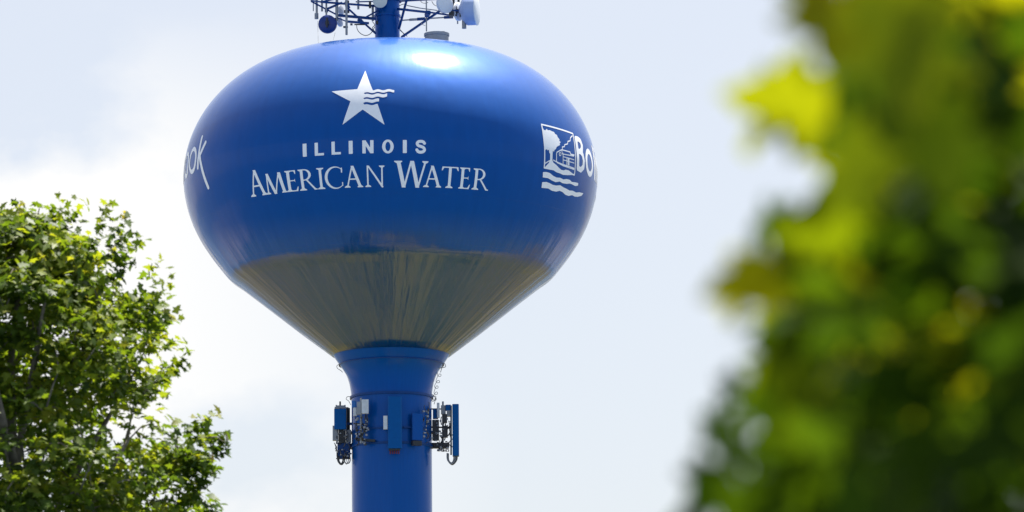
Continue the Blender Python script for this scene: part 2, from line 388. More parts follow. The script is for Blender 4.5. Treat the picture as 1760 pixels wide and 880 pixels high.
# ---- lettering: every mark is a thin coat of paint wrapped on the tank, laid out in (degrees round the tank, height)
DEG = 0.148          # metres per degree round the tank where the lettering stands
def sd_poly(P, X, Y):
    P = np.asarray(P, float); d = np.full(X.shape, 1e9); ins = np.zeros(X.shape, bool)
    for i in range(len(P)):
        ax, ay = P[i]; bx, by = P[(i + 1) % len(P)]
        ex, ey = bx - ax, by - ay; L2 = ex * ex + ey * ey + 1e-12
        t_ = np.clip(((X - ax) * ex + (Y - ay) * ey) / L2, 0, 1)
        d = np.minimum(d, (X - ax - t_ * ex) ** 2 + (Y - ay - t_ * ey) ** 2)
        if ay != by:
            c = ((ay > Y) != (by > Y)) & (X < (bx - ax) * (Y - ay) / (by - ay) + ax); ins ^= c
    d = np.sqrt(d); return np.where(ins, -d, d)
def sd_line(P, w, X, Y):
    d = np.full(X.shape, 1e9)
    for (ax, ay), (bx, by) in zip(P[:-1], P[1:]):
        ex, ey = bx - ax, by - ay; L2 = ex * ex + ey * ey + 1e-12
        t_ = np.clip(((X - ax) * ex + (Y - ay) * ey) / L2, 0, 1)
        d = np.minimum(d, (X - ax - t_ * ex) ** 2 + (Y - ay - t_ * ey) ** 2)
    return np.sqrt(d) - w / 2
def paint(name, sdf, s0, s1, z0, z1, cell, mat=None):
    """march the signed distance sdf(S, Z) (metres) over the patch and wrap the inside on the tank"""
    nx = int((s1 - s0) / cell) + 2; nz_ = int((z1 - z0) / cell) + 2
    S = s0 + np.arange(nx) * cell; Z = z0 + np.arange(nz_) * cell
    X, Y = np.meshgrid(S, Z); D_ = sdf(X, Y); D_ = np.where(np.abs(D_) < 1e-5, 1e-5, D_)
    vs = []; fs = []; cache = {}
    def vert(key, s, z):
        if key not in cache:
            cache[key] = len(vs); r = float(np.interp(z, _tz, _tr)); 
            dr = float(np.interp(z + .05, _tz, _tr) - np.interp(z - .05, _tz, _tr)) / .1
            k = 1 / math.hypot(1, dr); th = R(s / DEG); r2 = r + .007 * k; z2 = z - .007 * dr * k
            vs.append((r2 * math.sin(th), -r2 * math.cos(th), z2))
        return cache[key]
    ok = (D_ < 0)
    cells = np.argwhere(ok[:-1, :-1] | ok[1:, :-1] | ok[:-1, 1:] | ok[1:, 1:])
    for j, i in cells:
        cr = [(j, i), (j, i + 1), (j + 1, i + 1), (j + 1, i)]; poly = []
        for k in range(4):
            a = cr[k]; c = cr[(k + 1) % 4]; da, dc = D_[a], D_[c]
            if da < 0: poly.append(vert(a, S[a[1]], Z[a[0]]))
            if (da < 0) != (dc < 0):
                q = da / (da - dc); key = (a, c) if a < c else (c, a)
                poly.append(vert(key, S[a[1]] + q * (S[c[1]] - S[a[1]]), Z[a[0]] + q * (Z[c[0]] - Z[a[0]])))
        if len(poly) > 2: fs.append(tuple(poly))
    q = MB(); q.v = vs; q.f = fs
    me = bpy.data.meshes.new(name); me.from_pydata(vs, [], fs); me.update()
    for p_ in me.polygons: p_.use_smooth = True
    me.materials.append(mat or M_WHITE)
    o = bpy.data.objects.new(name, me); C.objects.link(o); o.parent = tower
    return o

# serif capitals: strokes in a unit box (x 0..1 across the letter, y 0..1 up the cap height)
def bar(x0, y0, x1, y1, w):            # slanted stroke of horizontal width w
    return [(x0 - w / 2, y0), (x0 + w / 2, y0), (x1 + w / 2, y1), (x1 - w / 2, y1)]
def rect(x0, y0, x1, y1): return [(x0, y0), (x1, y0), (x1, y1), (x0, y1)]
def ell(cx, cy, rx, ry, n=40, a0=0, a1=360): return [(cx + rx * math.cos(R(a0 + (a1 - a0) * i / n)), cy + ry * math.sin(R(a0 + (a1 - a0) * i / n))) for i in range(n + (0 if a1 - a0 == 360 else 1))]
SH = .035
def foot(x0, x1, y=0.0, up=True):      # bracketed serif
    s = 1 if up else -1; c = (x0 + x1) / 2; k = (x1 - x0) * .22
    return [(x0, y), (x1, y), (x1, y + s * SH), (c + k, y + s * SH * 2.6), (c - k, y + s * SH * 2.6), (x0, y + s * SH)]
GLYPH = {
 'A': ([bar(.17, 0, .46, 1.02, .075), bar(.86, 0, .46, 1.02, .155), rect(.26, .36, .72, .42), foot(.02, .33), foot(.70, 1.0)], []),
 'M': ([bar(.11, 0, .16, .97, .06), bar(.16, .98, .46, -.02, .13), bar(.47, -.02, .72, .98, .06), bar(.89, 0, .73, .98, .14), foot(0, .22), foot(.76, 1.0)], []),
 'E': ([rect(.20, 0, .42, 1), rect(.06, 0, .93, .05), rect(.06, .95, .88, 1), rect(.3, .485, .80, .53), [(.93, 0), (1.0, .22), (.93, .20), (.80, .045)], [(.88, 1), (.88, .80), (.83, .82), (.74, .955)], [(.80, .40), (.80, .62), (.755, .54), (.755, .48)], foot(.06, .56), foot(.06, .56, 1, False)], []),
 'R': ([rect(.14, 0, .29, 1), foot(.02, .42), foot(.02, .40, 1, False), ell(.36, .73, .36, .27, 40, -90, 90) + [(.22, 1.0), (.22, .46)], [(.40, .50), (.54, .46), (.92, .05), (1.0, .05), (1.0, 0), (.84, 0)]], [ell(.34, .73, .245, .222, 40, -90, 90) + [(.29, .952), (.29, .508)]]),
 'I': ([rect(.34, 0, .66, 1), foot(.02, .98), foot(.04, .96, 1, False)], []),
 'C': ([ell(.56, .5, .56, .53), rect(.90, .72, .965, .96), rect(.92, .10, .975, .27)], [ell(.62, .5, .47, .475), [(.74, .34), (1.3, .22), (1.3, .80), (.74, .68)], rect(.976, -.2, 1.5, 1.2)]),
 'N': ([bar(.14, 0, .14, 1, .075), [(.10, 1.03), (.22, 1.0), (.94, .0), (.90, -.04), (.84, -.02)], bar(.87, 0, .87, 1, .075), foot(0, .30), foot(.72, 1.0, 1, False)], []),
 'W': ([bar(.12, 1, .29, -.03, .115), bar(.50, 1.0, .30, -.03, .055), bar(.52, 1.0, .70, -.03, .115), bar(.92, 1, .71, -.03, .055), foot(0, .235, 1, False), foot(.82, 1.0, 1, False)], []),
 'T': ([rect(.42, 0, .58, 1), rect(.03, .945, .97, 1), [(.03, 1), (0, .80), (.05, .82), (.14, .95)], [(.97, 1), (1.0, .80), (.95, .82), (.86, .95)], foot(.28, .72)], []),
}
SANS = {
 'I': ([rect(0, 0, 1, 1)], []), 'L': ([rect(0, 0, .36, 1), rect(0, 0, 1, .18)], []),
 'N': ([rect(0, 0, .30, 1), rect(.70, 0, 1, 1), [(.0, 1), (.30, 1), (1, 0), (.70, 0)]], []),
 'O': ([ell(.5, .5, .5, .53)], [ell(.5, .5, .22, .36)]),
}
def glyph_sdf(items, X, Y):
    """items: (polys, holes, s0, s1, z0, z1)"""
    D_ = np.full(X.shape, 1e3)
    for pos_, neg, s0, s1, z0, z1 in items:
        f = lambda P: [(s0 + x * (s1 - s0), z0 + y * (z1 - z0)) for x, y in P]
        m = (X > s0 - .25) & (X < s1 + .25)
        if not m.any(): continue
        xs, ys = X[m], Y[m]; d = np.full(xs.shape, 1e3)
        for P in pos_[:]: d = np.minimum(d, sd_poly(f(P), xs, ys))
        for P in neg: d = np.maximum(d, -sd_poly(f(P), xs, ys))
        D_[m] = np.minimum(D_[m], d)
    return D_
def r_sdf(items, X, Y): return glyph_sdf(items, X, Y)
SERIF = [('A', -41.5, -35.3), ('M', -35.6, -28.6), ('E', -28.9, -24.8), ('R', -24.65, -19.2), ('I', -19.1, -16.85), ('C', -16.75, -11.55), ('A', -11.4, -6.1), ('N', -5.51, -0.15), ('W', 2.44, 11.69), ('A', 10.39, 15.62), ('T', 15.46, 20.25), ('E', 20.37, 23.93), ('R', 24.42, 29.67)]
items = []
for i, (ch, a, c) in enumerate(SERIF):
    top = 36.27 if i in (0, 8) else 36.09
    P, H = GLYPH[ch]
    if ch == 'R':      # the leg must survive the bowl's counter
        items.append((P[:4], H, a * DEG, c * DEG, 35.29, top)); items.append((P[4:], [], a * DEG, c * DEG, 35.29, top))
    elif ch == 'C':
        items.append((P[:1], H, a * DEG, c * DEG, 35.29, top)); items.append((P[1:], [], a * DEG, c * DEG, 35.29, top))
    else: items.append((P, H, a * DEG, c * DEG, 35.29, top))
paint('serif_lettering', lambda X, Y: glyph_sdf(items, X, Y), -42 * DEG, 30.3 * DEG, 35.2, 36.35, .016)
SANSW = [('I', -22.58, -21.44), ('L', -19.11, -16.52), ('L', -14.38, -11.83), ('I', -9.67, -8.6), ('N', -6.0, -3.01), ('O', -0.72, 2.34), ('I', 4.77, 5.82)]
items2 = [(*SANS[c], a * DEG, e * DEG, 36.57, 37.085) for c, a, e in SANSW]
def s_curve():
    P = [(.86, .80), (.74, .93), (.50, .97), (.26, .92), (.16, .78), (.24, .62), (.50, .53), (.76, .43), (.86, .26), (.76, .10), (.50, .03), (.25, .08), (.13, .23)]
    q = catmull(P, 6); a, e = 8.15 * DEG, 10.95 * DEG
    return [(a + x * (e - a), 36.60 + y * .455) for x, y in q]
S_LINE = s_curve()
block = bpy.data.objects.new('block_lettering', None); C.objects.link(block); block.parent = tower
for it in items2:
    paint('letter', lambda X, Y: glyph_sdf([it], X, Y), it[2] - .05, it[3] + .05, 36.5, 37.17, .016).parent = block
paint('letter', lambda X, Y: sd_line(S_LINE, .115, X, Y), 7.9 * DEG, 11.4 * DEG, 36.5, 37.17, .016).parent = block
# star with three wavy stripes for its right arm
def wv(a, c, z0, z1, n=36): return [((a + (c - a) * i / n), z0 + (z1 - z0) * i / n - .024 * math.sin(((a + (c - a) * i / n) + 1.22) / 3.07 * 2 * math.pi)) for i in range(n + 1)]
star = [(-6.09, 40.10), (-3.6, 39.235)] + wv(-3.4, 2.65, 39.195, 39.20) + [(2.6, 39.10)] + wv(2.5, -5.7, 39.095, 39.075) + [(-5.95, 39.06)] + wv(-5.6, .64, 39.005, 39.02) + [(.6, 38.92)] + \
       wv(.6, -5.85, 38.885, 38.855) + [(-6.0, 38.84)] + wv(-5.7, -1.6, 38.785, 38.795) + [(-1.62, 38.70)] + wv(-1.65, -5.85, 38.66, 38.645) + [(-5.95, 38.63)] + wv(-5.6, -1.98, 38.55, 38.555) + \
       [(-0.05, 37.70), (-6.01, 38.352), (-11.4, 37.75), (-9.53, 38.724), (-15.35, 39.205), (-7.88, 39.249)]
star = [(a * DEG, z) for a, z in star]
paint('star_emblem', lambda X, Y: sd_poly(star, X, Y), -15.8 * DEG, 3.2 * DEG, 37.6, 40.2, .016)
# village emblem: framed tree, house and waves
TREEP = [(47.66, 38.202), (48.21, 38.07), (48.8, 38.053), (49.59, 38.136), (49.9, 38.085), (50.86, 38.107), (51.72, 38.08), (52.62, 38.071), (53.04, 37.996), (53.78, 37.974), (54.03, 37.884), (54.8, 37.814), (54.55, 37.755), (55.24, 37.71), (54.58, 37.641), (54.78, 37.584), (53.71, 37.513), (53.02, 37.459), (52.61, 37.366), (52.0, 37.322), (51.71, 37.232), (51.24, 37.274), (51.14, 37.144), (51.09, 36.888), (51.66, 36.788), (52.81, 36.739), (54.39, 36.633), (55.32, 36.59), (56.46, 36.59), (57.57, 36.642), (59.03, 36.65), (60.35, 36.607), (62.34, 36.542), (58.82, 36.451), (56.49, 36.412), (55.08, 36.436), (53.33, 36.446), (51.57, 36.508), (49.94, 36.536), (48.04, 36.518), (48.71, 36.614), (49.69, 36.746), (50.11, 36.866), (50.11, 37.121), (49.72, 37.157), (49.59, 37.287), (49.02, 37.225), (48.82, 37.296), (48.19, 37.23), (47.92, 37.307), (47.8, 37.571), (47.8, 37.877)]
W1 = [(47.68, 36.342), (48.98, 36.369), (50.57, 36.357), (52.11, 36.279), (53.65, 36.246), (55.38, 36.269), (57.05, 36.24), (58.63, 36.294), (60.4, 36.298), (61.61, 36.241), (63.51, 36.272), (65.58, 36.292), (65.7, 36.19), (63.91, 36.132), (62.12, 36.153), (60.75, 36.158), (59.06, 36.108), (56.91, 36.089), (55.45, 36.123), (53.59, 36.061), (51.84, 36.09), (50.11, 36.146), (47.87, 36.137)]
W2 = [(47.95, 35.946), (49.61, 35.989), (51.26, 35.968), (52.59, 35.93), (54.3, 35.94), (55.99, 35.988), (57.77, 35.942), (59.58, 35.92), (61.26, 35.892), (63.11, 35.928), (65.31, 35.905), (67.39, 35.963), (70.59, 35.997), (69.61, 35.875), (67.18, 35.779), (65.06, 35.74), (63.45, 35.758), (61.47, 35.683), (59.58, 35.689), (57.82, 35.76), (56.33, 35.775), (54.69, 35.711), (52.73, 35.707), (50.91, 35.761), (48.13, 35.732)]
ELINES = [([(47.66, 38.279), (62.94, 38.25), (62.5, 36.546), (47.96, 36.517), (47.66, 38.279)], .055),
 ([(55.68, 37.407), (55.79, 37.524), (56.9, 37.566), (57.15, 37.653), (58.69, 37.717), (59.07, 37.834), (60.34, 37.885), (60.93, 38.035), (62.32, 38.148)], .04),
 ([(52.86, 37.19), (53.09, 37.252), (55.36, 37.4), (59.65, 37.408), (59.82, 37.325), (61.95, 37.34)], .04),
 ([(52.86, 37.19), (52.95, 36.854), (56.04, 36.812), (62.03, 36.797)], .04), ([(56.04, 36.812), (55.94, 37.28)], .035), ([(55.36, 37.4), (55.56, 37.233), (61.63, 37.286)], .035),
 ([(53.18, 36.829), (56.3, 36.762), (62.07, 36.749)], .03), ([(56.15, 37.134), (61.86, 37.14)], .03), ([(56.18, 37.003), (61.91, 37.009)], .03),
 ([(48.19, 36.696), (49.92, 36.844)], .035), ([(51.49, 36.897), (52.95, 36.854)], .035), ([(57.9, 37.119), (57.98, 36.865)], .05), ([(58.6, 37.119), (58.65, 36.865)], .05), ([(59.01, 37.116), (59.1, 36.866)], .05),
 ([(54.15, 37.238), (54.6, 37.275), (55.02, 37.232), (54.84, 37.16), (54.32, 37.129), (54.1, 37.18), (54.15, 37.238)], .03)]
def emblem(off):
    f = lambda P: [((a + off) * DEG, z - .06) for a, z in P]
    def sdf(X, Y):
        d = np.minimum(sd_poly(f(TREEP), X, Y), np.minimum(sd_poly(f(W1), X, Y), sd_poly(f(W2), X, Y)))
        for P, w in ELINES: d = np.minimum(d, sd_line(f(P), w * 1.15, X, Y))
        return d
    return paint('village_emblem', sdf, (47 + off) * DEG, (71.5 + off) * DEG, 35.6, 38.4, .018)
emblem(0)
# village name in tall brushed strokes (degrees from its first letter, height)
def oval(c, w): return [(c + w * math.cos(R(k)), 37.32 + .47 * math.sin(R(k))) for k in range(0, 361, 15)]
VILLAGE = [[(.6, 38.08), (.6, 36.86), (2.6, 36.84), (4.3, 37.0), (4.6, 37.25), (4.0, 37.5), (2.6, 37.58), (.7, 37.58)], [(2.4, 37.58), (3.8, 37.7), (4.3, 37.9), (3.6, 38.06), (2.2, 38.1), (.6, 38.08)],
 oval(9.8, 3.0), [(16.2, 38.12), (16.2, 36.85)], [(18.6, 37.8), (18.6, 36.85)], [(18.6, 38.08), (18.6, 38.1)],
 [(21, 36.85), (21, 37.75)], [(21, 37.5), (22.6, 37.78), (24.0, 37.6), (24.2, 36.85)], oval(28.4, 2.2), [(30.6, 37.75), (30.6, 36.55), (29.1, 36.3), (26.9, 36.4)],
 [(33.4, 38.12), (33.4, 36.87)], oval(35.7, 2.2), [(39.8, 36.85), (39.8, 37.75)], [(39.8, 37.45), (40.9, 37.76), (41.9, 37.72)], oval(45.3, 2.5), oval(52.4, 2.9),
 [(58.0, 38.13), (57.0, 36.90)], [(61.2, 37.82), (58.2, 37.36), (62.1, 35.98)]]
def village(off, wstroke):
    dz = -.06 if off > 0 else .07
    f = lambda P: [((a + off) * DEG, z + dz) for a, z in P]
    def sdf(X, Y):
        d = np.full(X.shape, 1e3)
        for P in VILLAGE: d = np.minimum(d, sd_line(f(P), wstroke, X, Y))
        return d
    return paint('village_lettering', sdf, (off - .8) * DEG, (off + 63.2) * DEG, 35.85, 38.3, .022)
village(63.7, .22); village(-121.7, .175)
emblem(-186.0)

# ---- mast, hatch and antenna frame on top
T = tower_point
b = MB(); c = T(665.7, 40, 0); b.lathe([(.512, 42.45), (.512, 47.5)], 40, Matrix.Translation((c.x, 0, 0))); b.lathe([(.56, 43.9), (.56, 43.98)], 40, Matrix.Translation((c.x, 0, 0)))
mast = b.build('mast', M_STEM, tower, smooth=True, autosmooth=40)
MX = c.x
b = MB(); c = T(750.5, 60, -1.0)
b.lathe([(.49, 42.35), (.49, 42.86), (.52, 42.865), (.52, 42.97), (.44, 42.99)], 36, Matrix.Translation((c.x, -1.0, 0)))
hatch = b.build('roof_hatch', M_HATCH, tower, smooth=True, autosmooth=35)
b = MB(); b.box((c.x + .25, -1.15, 43.01), (.16, .08, .05), bev=.01); b.box((c.x + .13, -1.0, 43.02), (.1, .3, .03)); b.build('latch', M_GALV, hatch)
frame = MB(); frame.lathe([(.56, 44.55), (.60, 44.55), (.60, 44.70), (.56, 44.70), (.56, 44.55)], 40, Matrix.Translation((MX, 0, 0)), caps=(False, False))
frame = frame.build('antenna_frame', M_STEEL_BLUE, tower, smooth=True, autosmooth=35)
def fb(a, c, w, mat=None, name='beam'):
    q = MB(); q.beam(T(*a), T(*c), w); return q.build(name, mat or M_STEEL_BLUE, frame)
def fp(px, y0, y1, dep, r, mat=None, name='mounting_pipe'):
    q = MB(); a = T(px, y0, dep); e = T(px, y1, dep); q.tube([(a.x, a.y, a.z), (a.x, a.y, e.z)], r, 10); return q.build(name, mat or M_GALV, frame, smooth=True, autosmooth=40)
# left arms
fb((552, 3.4, -1.2), (647, 10.6, -.45), .075); fb((577, 26, -.9), (646, 32.4, -.45), .10); fb((597, 37, -1.3), (634, 40, -1.1), .085)
fb((597, 13.6, -1.2), (646, 58, -.35), .06); fb((627, 30.5, -.9), (650, 18, -.4), .06)
fb((535, 2.4, -.6), (580, 26, -.9), .065); fb((562, 15.5, -.8), (588, 4.5, -1.0), .075); fb((561, 16, -.8), (561, 21, -.8), .13)
fb((579, 30, -.9), (597, 37.5, -1.3), .05); fb((612, 3.2, 1.3), (650, 2.2, .4), .05); fb((600, -6, 1.6), (648, -2, .4), .07); fb((538, -3, .6), (600, -6, 1.6), .07)
fb((538, 2.5, -.6), (538, -14, .4), .07); fb((617, 33, -1.0), (623, 40, -1.1), .14); fb((609, 42.2, -1.1), (627, 42.2, -1.1), .045, M_DARK)
fb((594, 3, -1.2), (600, 14, -1.2), .12); fb((535, 1, -.6), (552, 3.3, -1.2), .07); fb((552, 3.4, -1.2), (590, -5, -1.0), .06)
# right arms
fb((684, 15.5, -.4), (700, 17, -1.2), .10); fb((698, 17, -1.2), (739, 21.5, -1.3), .085); fb((737, 21, -1.3), (771, 25.8, -.8), .06)
fb((690, 35, .5), (717, 33.2, .7), .05, M_GALV); fb((704, 34, .6), (716, 33.3, .7), .09, M_GALV); fb((717, 33, .7), (730, 32.2, .8), .11); fb((730, 32.2, .8), (764, 30, .9), .05, M_GALV); fb((763, 30, .9), (779, 29.3, .9), .10)
fb((690, 64, -.4), (757, 18, -1.0), .08); fb((685.6, 50, -.35), (699.5, -2, -1.0), .075); fb((688, 40, -.3), (697, 8, -.9), .05)
fb((700, 9.5, 1.2), (722, 14, 1.4), .035, M_GALV); fb((722, 14, 1.4), (752, 18, 1.2), .035, M_GALV); fb((684, 2, .4), (757, -2, 1.2), .07)
fb((737, 21, -1.3), (733, 27, -1.0), .16); fb((755, 0, -.9), (757, 18, -.9), .11); fb((685, 50, 0.2), (700, 62.5, .6), .025, M_GALV)
fb((757, 18, -.9), (800, 18, -.6), .06); fb((757, -4, -.9), (800, -3, -.6), .06)
# mounting pipes
fp(544.3, -22, 32, -.6, .05); fp(544.0, 23, 32.5, -.6, .085, M_GREY, 'pipe_sleeve'); fp(538.5, -10, 19, .3, .022); fp(553.4, -8, 19.5, .1, .045); fp(560.8, -20, 27, -.85, .04)
fp(579, -16, 36, -.9, .06); fp(595.4, -20, 60, -1.35, .05); fp(615.7, -18, 16, .9, .05); fp(640.6, 8, 36, -.3, .05); fp(732.6, -22, 54, -.95, .028)
fp(797.3, -24, 49, -.6, .095); fp(788.0, -16, 10, .4, .05, M_DARK); fp(786.5, 30, 41, .2, .03); fp(775, -14, 30, .6, .07, M_DARK); fp(779.5, -14, 24, .5, .05, M_DARK)
q = MB()
for px, py, w, h in ((596.5, 6, 7, 9), (596, 20, 9, 4), (594, 46.5, 8, 2), (604, 42, 4, 2), (636, 8, 4, 11), (648, 39, 4, 5), (774, 13, 6, 6), (776, 24, 9, 7), (798, 20, 9, 8), (793, 26, 6, 6), (757, 16, 5, 3)):
    k = T(px, py, -.75); q = MB(); q.box(k, (w * .024, .2, h * .0245), bev=.02); q.build('clamp', M_DARK, frame)
def cable(pts, r=.014, parent=None, name='cable', dep=-.8, mat=None, base=None):
    P = [T(p[0], p[1], p[2] if len(p) > 2 else dep) for p in pts]
    if base is not None: P = [p - base for p in P]
    P = [Vector(p) for p in catmull(P, 6)]
    q = MB(); q.tube(P, r, 6); return q.build(name, mat or M_CABLE, parent or frame, smooth=True)
cable([(613, 43), (614, 50), (619, 57), (628, 61), (635, 59), (640, 54), (644, 46)], .016); cable([(640, 37), (644, 43), (640, 48), (645, 55)], .016)
cable([(722, 0), (725, 4), (731, 5.5), (736, 4)], .014); cable([(742, 2), (746, 8), (752, 10.5), (757, 9)], .014); cable([(724, 40), (728, 43), (731, 44)], .010); cable([(687, 50), (693, 57), (696, 64)], .016, dep=-.3)
cable([(546, 36, -.7), (546.5, 55, -.7), (547, 74, -2.2)], .006); cable([(576, 56, -.9), (573, 68, -2.2)], .006); cable([(686, 10), (694, 7), (700, 9)], .016)

# ---- dishes: each a thing of its own, hung on the frame
def dish(px, py, dep, r, aim, depth, label, matf, mats, name='dish_antenna', bulge=.12, group='dish antennas on the tank top'):
    """aim: direction the dish looks (azimuth from -Y towards +X, degrees)"""
    c = T(px, py, dep); o = empty(name, (TX + c.x, TY + c.y, c.z), label, 'dish antenna', group)
    Mx = Matrix.Rotation(R(aim), 4, 'Z') @ Matrix.Rotation(R(90), 4, 'X')
    q = MB(); q.lathe([(r * .30, -depth * 1.25), (r * .7, -depth * .95), (r * .94, -depth * .6), (r, -depth * .45), (r, depth * .5)], 40, Mx, caps=(True, True)); q.build('shroud', mats, o, smooth=True, autosmooth=35)
    q = MB(); q.lathe([(r * 1.03, depth * .42), (r * 1.03, depth * .5 + .004), (r * .96, depth * .5 + bulge * r * .35), (r * .7, depth * .5 + bulge * r * .8), (r * .3, depth * .5 + bulge * r), (.001, depth * .5 + bulge * r)], 40, Mx, caps=(True, False)); q.build('radome', matf, o, smooth=True, autosmooth=50)
    q = MB(); k = Mx @ Vector((0, 0, -depth * 1.25)); k2 = Mx @ Vector((0, 0, -depth * 1.25 - .14))
    q.beam(k, k2, .14); q.tube([k2 + Vector((0, 0, -.2)), k2 + Vector((0, 0, .2))], .045, 10); q.beam(k2 + Vector((0, 0, .12)), k + Vector((0, 0, .02)), .03); q.build('mount', M_DARK, o)
    return o
dish(563, 41.4, -.95, .375, 178, .12, 'solid blue dish seen from behind, hung at the left end of the frame', M_DISHBLUE, M_DISHBLUE)
dish(585.8, 17, -.4, .21, 62, .06, 'small pale dish above its twin, left of the mast', M_RADOME, M_RADOME)
dish(584.2, 38, -.4, .19, 60, .06, 'small pale dish just right of the solid blue dish', M_RADOME, M_RADOME)
dish(653, 1.8, -.85, .285, 5, .10, 'cream dish facing us in front of the blue mast', simple_mat('cream_radome', (.62, .62, .56), .5, var=.05), M_GREY)
dish(764, 7, -1.0, .38, 40, .16, 'broad pale dish on the inner right end of the frame', M_RADOME, M_RADOME)
dish(787, 20, -.2, .38, 66, .10, 'pale dish seen nearly edge-on between the broad dish and the drum', M_RADOME, M_RADOME)
dish(811, 18, -.6, .61, 80, .42, 'big drum-shaped pale blue dish at the right end of the frame', M_RADOME, simple_mat('pale_blue_shroud', (.36, .45, .66), .4, var=.05), name='drum_antenna')

# ---- cellular antennas round the stem
def unit(name, px, py, dep, label, cat='antenna', group='antenna sets strapped round the stem'):
    c = T(px, py, dep); o = empty(name, (TX + c.x, TY + c.y, c.z), label, cat, group); return o, c
def pbox(o, c0, name, mat, x0, y0, x1, y1, dep, th, bev=.02, rz=0.0):
    a = T(x0, y1, dep); e = T(x1, y0, dep); q = MB(); q.box((a + e) / 2 - c0 + Vector((0, 0, 0)), (abs(e.x - a.x), th, abs(e.z - a.z)), rz, 0, bev); return q.build(name, mat, o)
def prod(o, c0, name, mat, a, e, r, n=8):
    q = MB(); q.tube([T(*a) - c0, T(*e) - c0], r, n); return q.build(name, mat, o, smooth=True, autosmooth=40)
def clutter(o, c0, x0, y0, x1, y1, dep, n, seed, name='cable_bundle', mat=None):
    """tangle of jumper cables, clamps and fittings"""
    rnd = random.Random(seed); q = MB()
    for k in range(n):
        px, py = rnd.uniform(x0, x1), rnd.uniform(y0, y1); L_ = rnd.uniform(5, 16)
        P = [T(px + rnd.uniform(-2, 2), py, dep + rnd.uniform(-.15, .15)), T(px + rnd.uniform(-3, 3), min(y1, py + L_ * .5), dep + rnd.uniform(-.15, .15)), T(px + rnd.uniform(-2, 2), min(y1 + 1, py + L_), dep + rnd.uniform(-.15, .15))]
        q.tube([Vector(p) - c0 for p in catmull(P, 4)], rnd.uniform(.012, .024), 6)
    return q.build(name, mat or M_CABLE, o, smooth=True)
def fittings(o, c0, x0, y0, x1, y1, dep, n, seed, mat=None):
    rnd = random.Random(seed)
    for k in range(n):
        p = T(rnd.uniform(x0, x1), rnd.uniform(y0, y1), dep + rnd.uniform(-.1, .1)) - c0
        q = MB(); q.box(p, (rnd.uniform(.05, .13), .08, rnd.uniform(.03, .09)), rnd.uniform(0, 1), 0, .01); q.build('fitting', mat or M_GALV, o)
def loops(o, c0, cx, cy, r0, n, dep, seed, th=.016, mat=None):
    rnd = random.Random(seed)
    q = MB()
    for k in range(n):
        w = r0 * rnd.uniform(.6, 1.1); h = r0 * rnd.uniform(.8, 1.25); ox = rnd.uniform(-2, 2); d0 = dep + rnd.uniform(-.15, .15)
        P = [T(cx + ox - w, cy - r0 * 1.4, d0), T(cx + ox - w * .9, cy, d0), T(cx + ox, cy + h * .8, d0), T(cx + ox + w * .9, cy, d0), T(cx + ox + w, cy - r0 * 1.4, d0)]
        q.tube([Vector(p) - c0 for p in catmull(P, 6)], th, 6)
    return q.build('cable_loop', mat or M_CABLE, o, smooth=True)
# left of the stem
o, c0 = unit('panel_antenna', 586, 748, -.2, 'blue panel antenna standing clear of the left side of the stem')
pbox(o, c0, 'panel', M_PANEL, 574.5, 702.5, 595, 738, -.55, .16); pbox(o, c0, 'rear_panel', M_DARK, 594.5, 701.5, 601.5, 762, .1, .2)
pbox(o, c0, 'lower_panel', M_STEEL_BLUE, 580, 760.5, 602, 789, -.2, .22); pbox(o, c0, 'radio_unit', M_GREY, 571.8, 732, 581.5, 757.5, -.3, .2); pbox(o, c0, 'radio_unit', M_GREY, 594.5, 739, 603.5, 761, -.2, .18)
pbox(o, c0, 'radio_unit', M_DARK, 582, 737, 594, 762, -.3, .2)
prod(o, c0, 'pole', M_DARK, (584.6, 690, -.3), (584.6, 765, -.3), .035); prod(o, c0, 'pole', M_DARK, (597, 700, 0), (597, 770, 0), .05)
q = MB(); q.box(T(585, 698.5, -.35) - c0, (.36, .2, .06)); q.build('bracket', M_GREY, o)
q = MB(); q.box(T(585, 701, -.35) - c0, (.46, .25, .06)); q.build('bracket', M_GREY, o)
q = MB(); q.box(T(578, 699, -.35) - c0, (.05, .1, .14)); q.build('bracket', M_GREY, o)
q = MB(); q.box(T(593, 699, -.35) - c0, (.05, .1, .14)); q.build('bracket', M_GREY, o)
q = MB(); q.beam(T(596, 728.5, 0) - c0, T(612, 728.5, 0) - c0, .10); q.build('standoff_arm', M_STEEL_BLUE, o)
q = MB(); q.beam(T(596, 768, 0) - c0, T(612, 766, 0) - c0, .22); q.build('standoff_arm', M_STEEL_BLUE, o)
clutter(o, c0, 575, 735, 600, 788, -.45, 26, 5); fittings(o, c0, 578, 735, 602, 785, -.45, 16, 6); loops(o, c0, 587, 793, 6, 5, -.25, 7, .018); loops(o, c0, 597, 793, 5, 4, -.2, 8, .014, M_GALV)
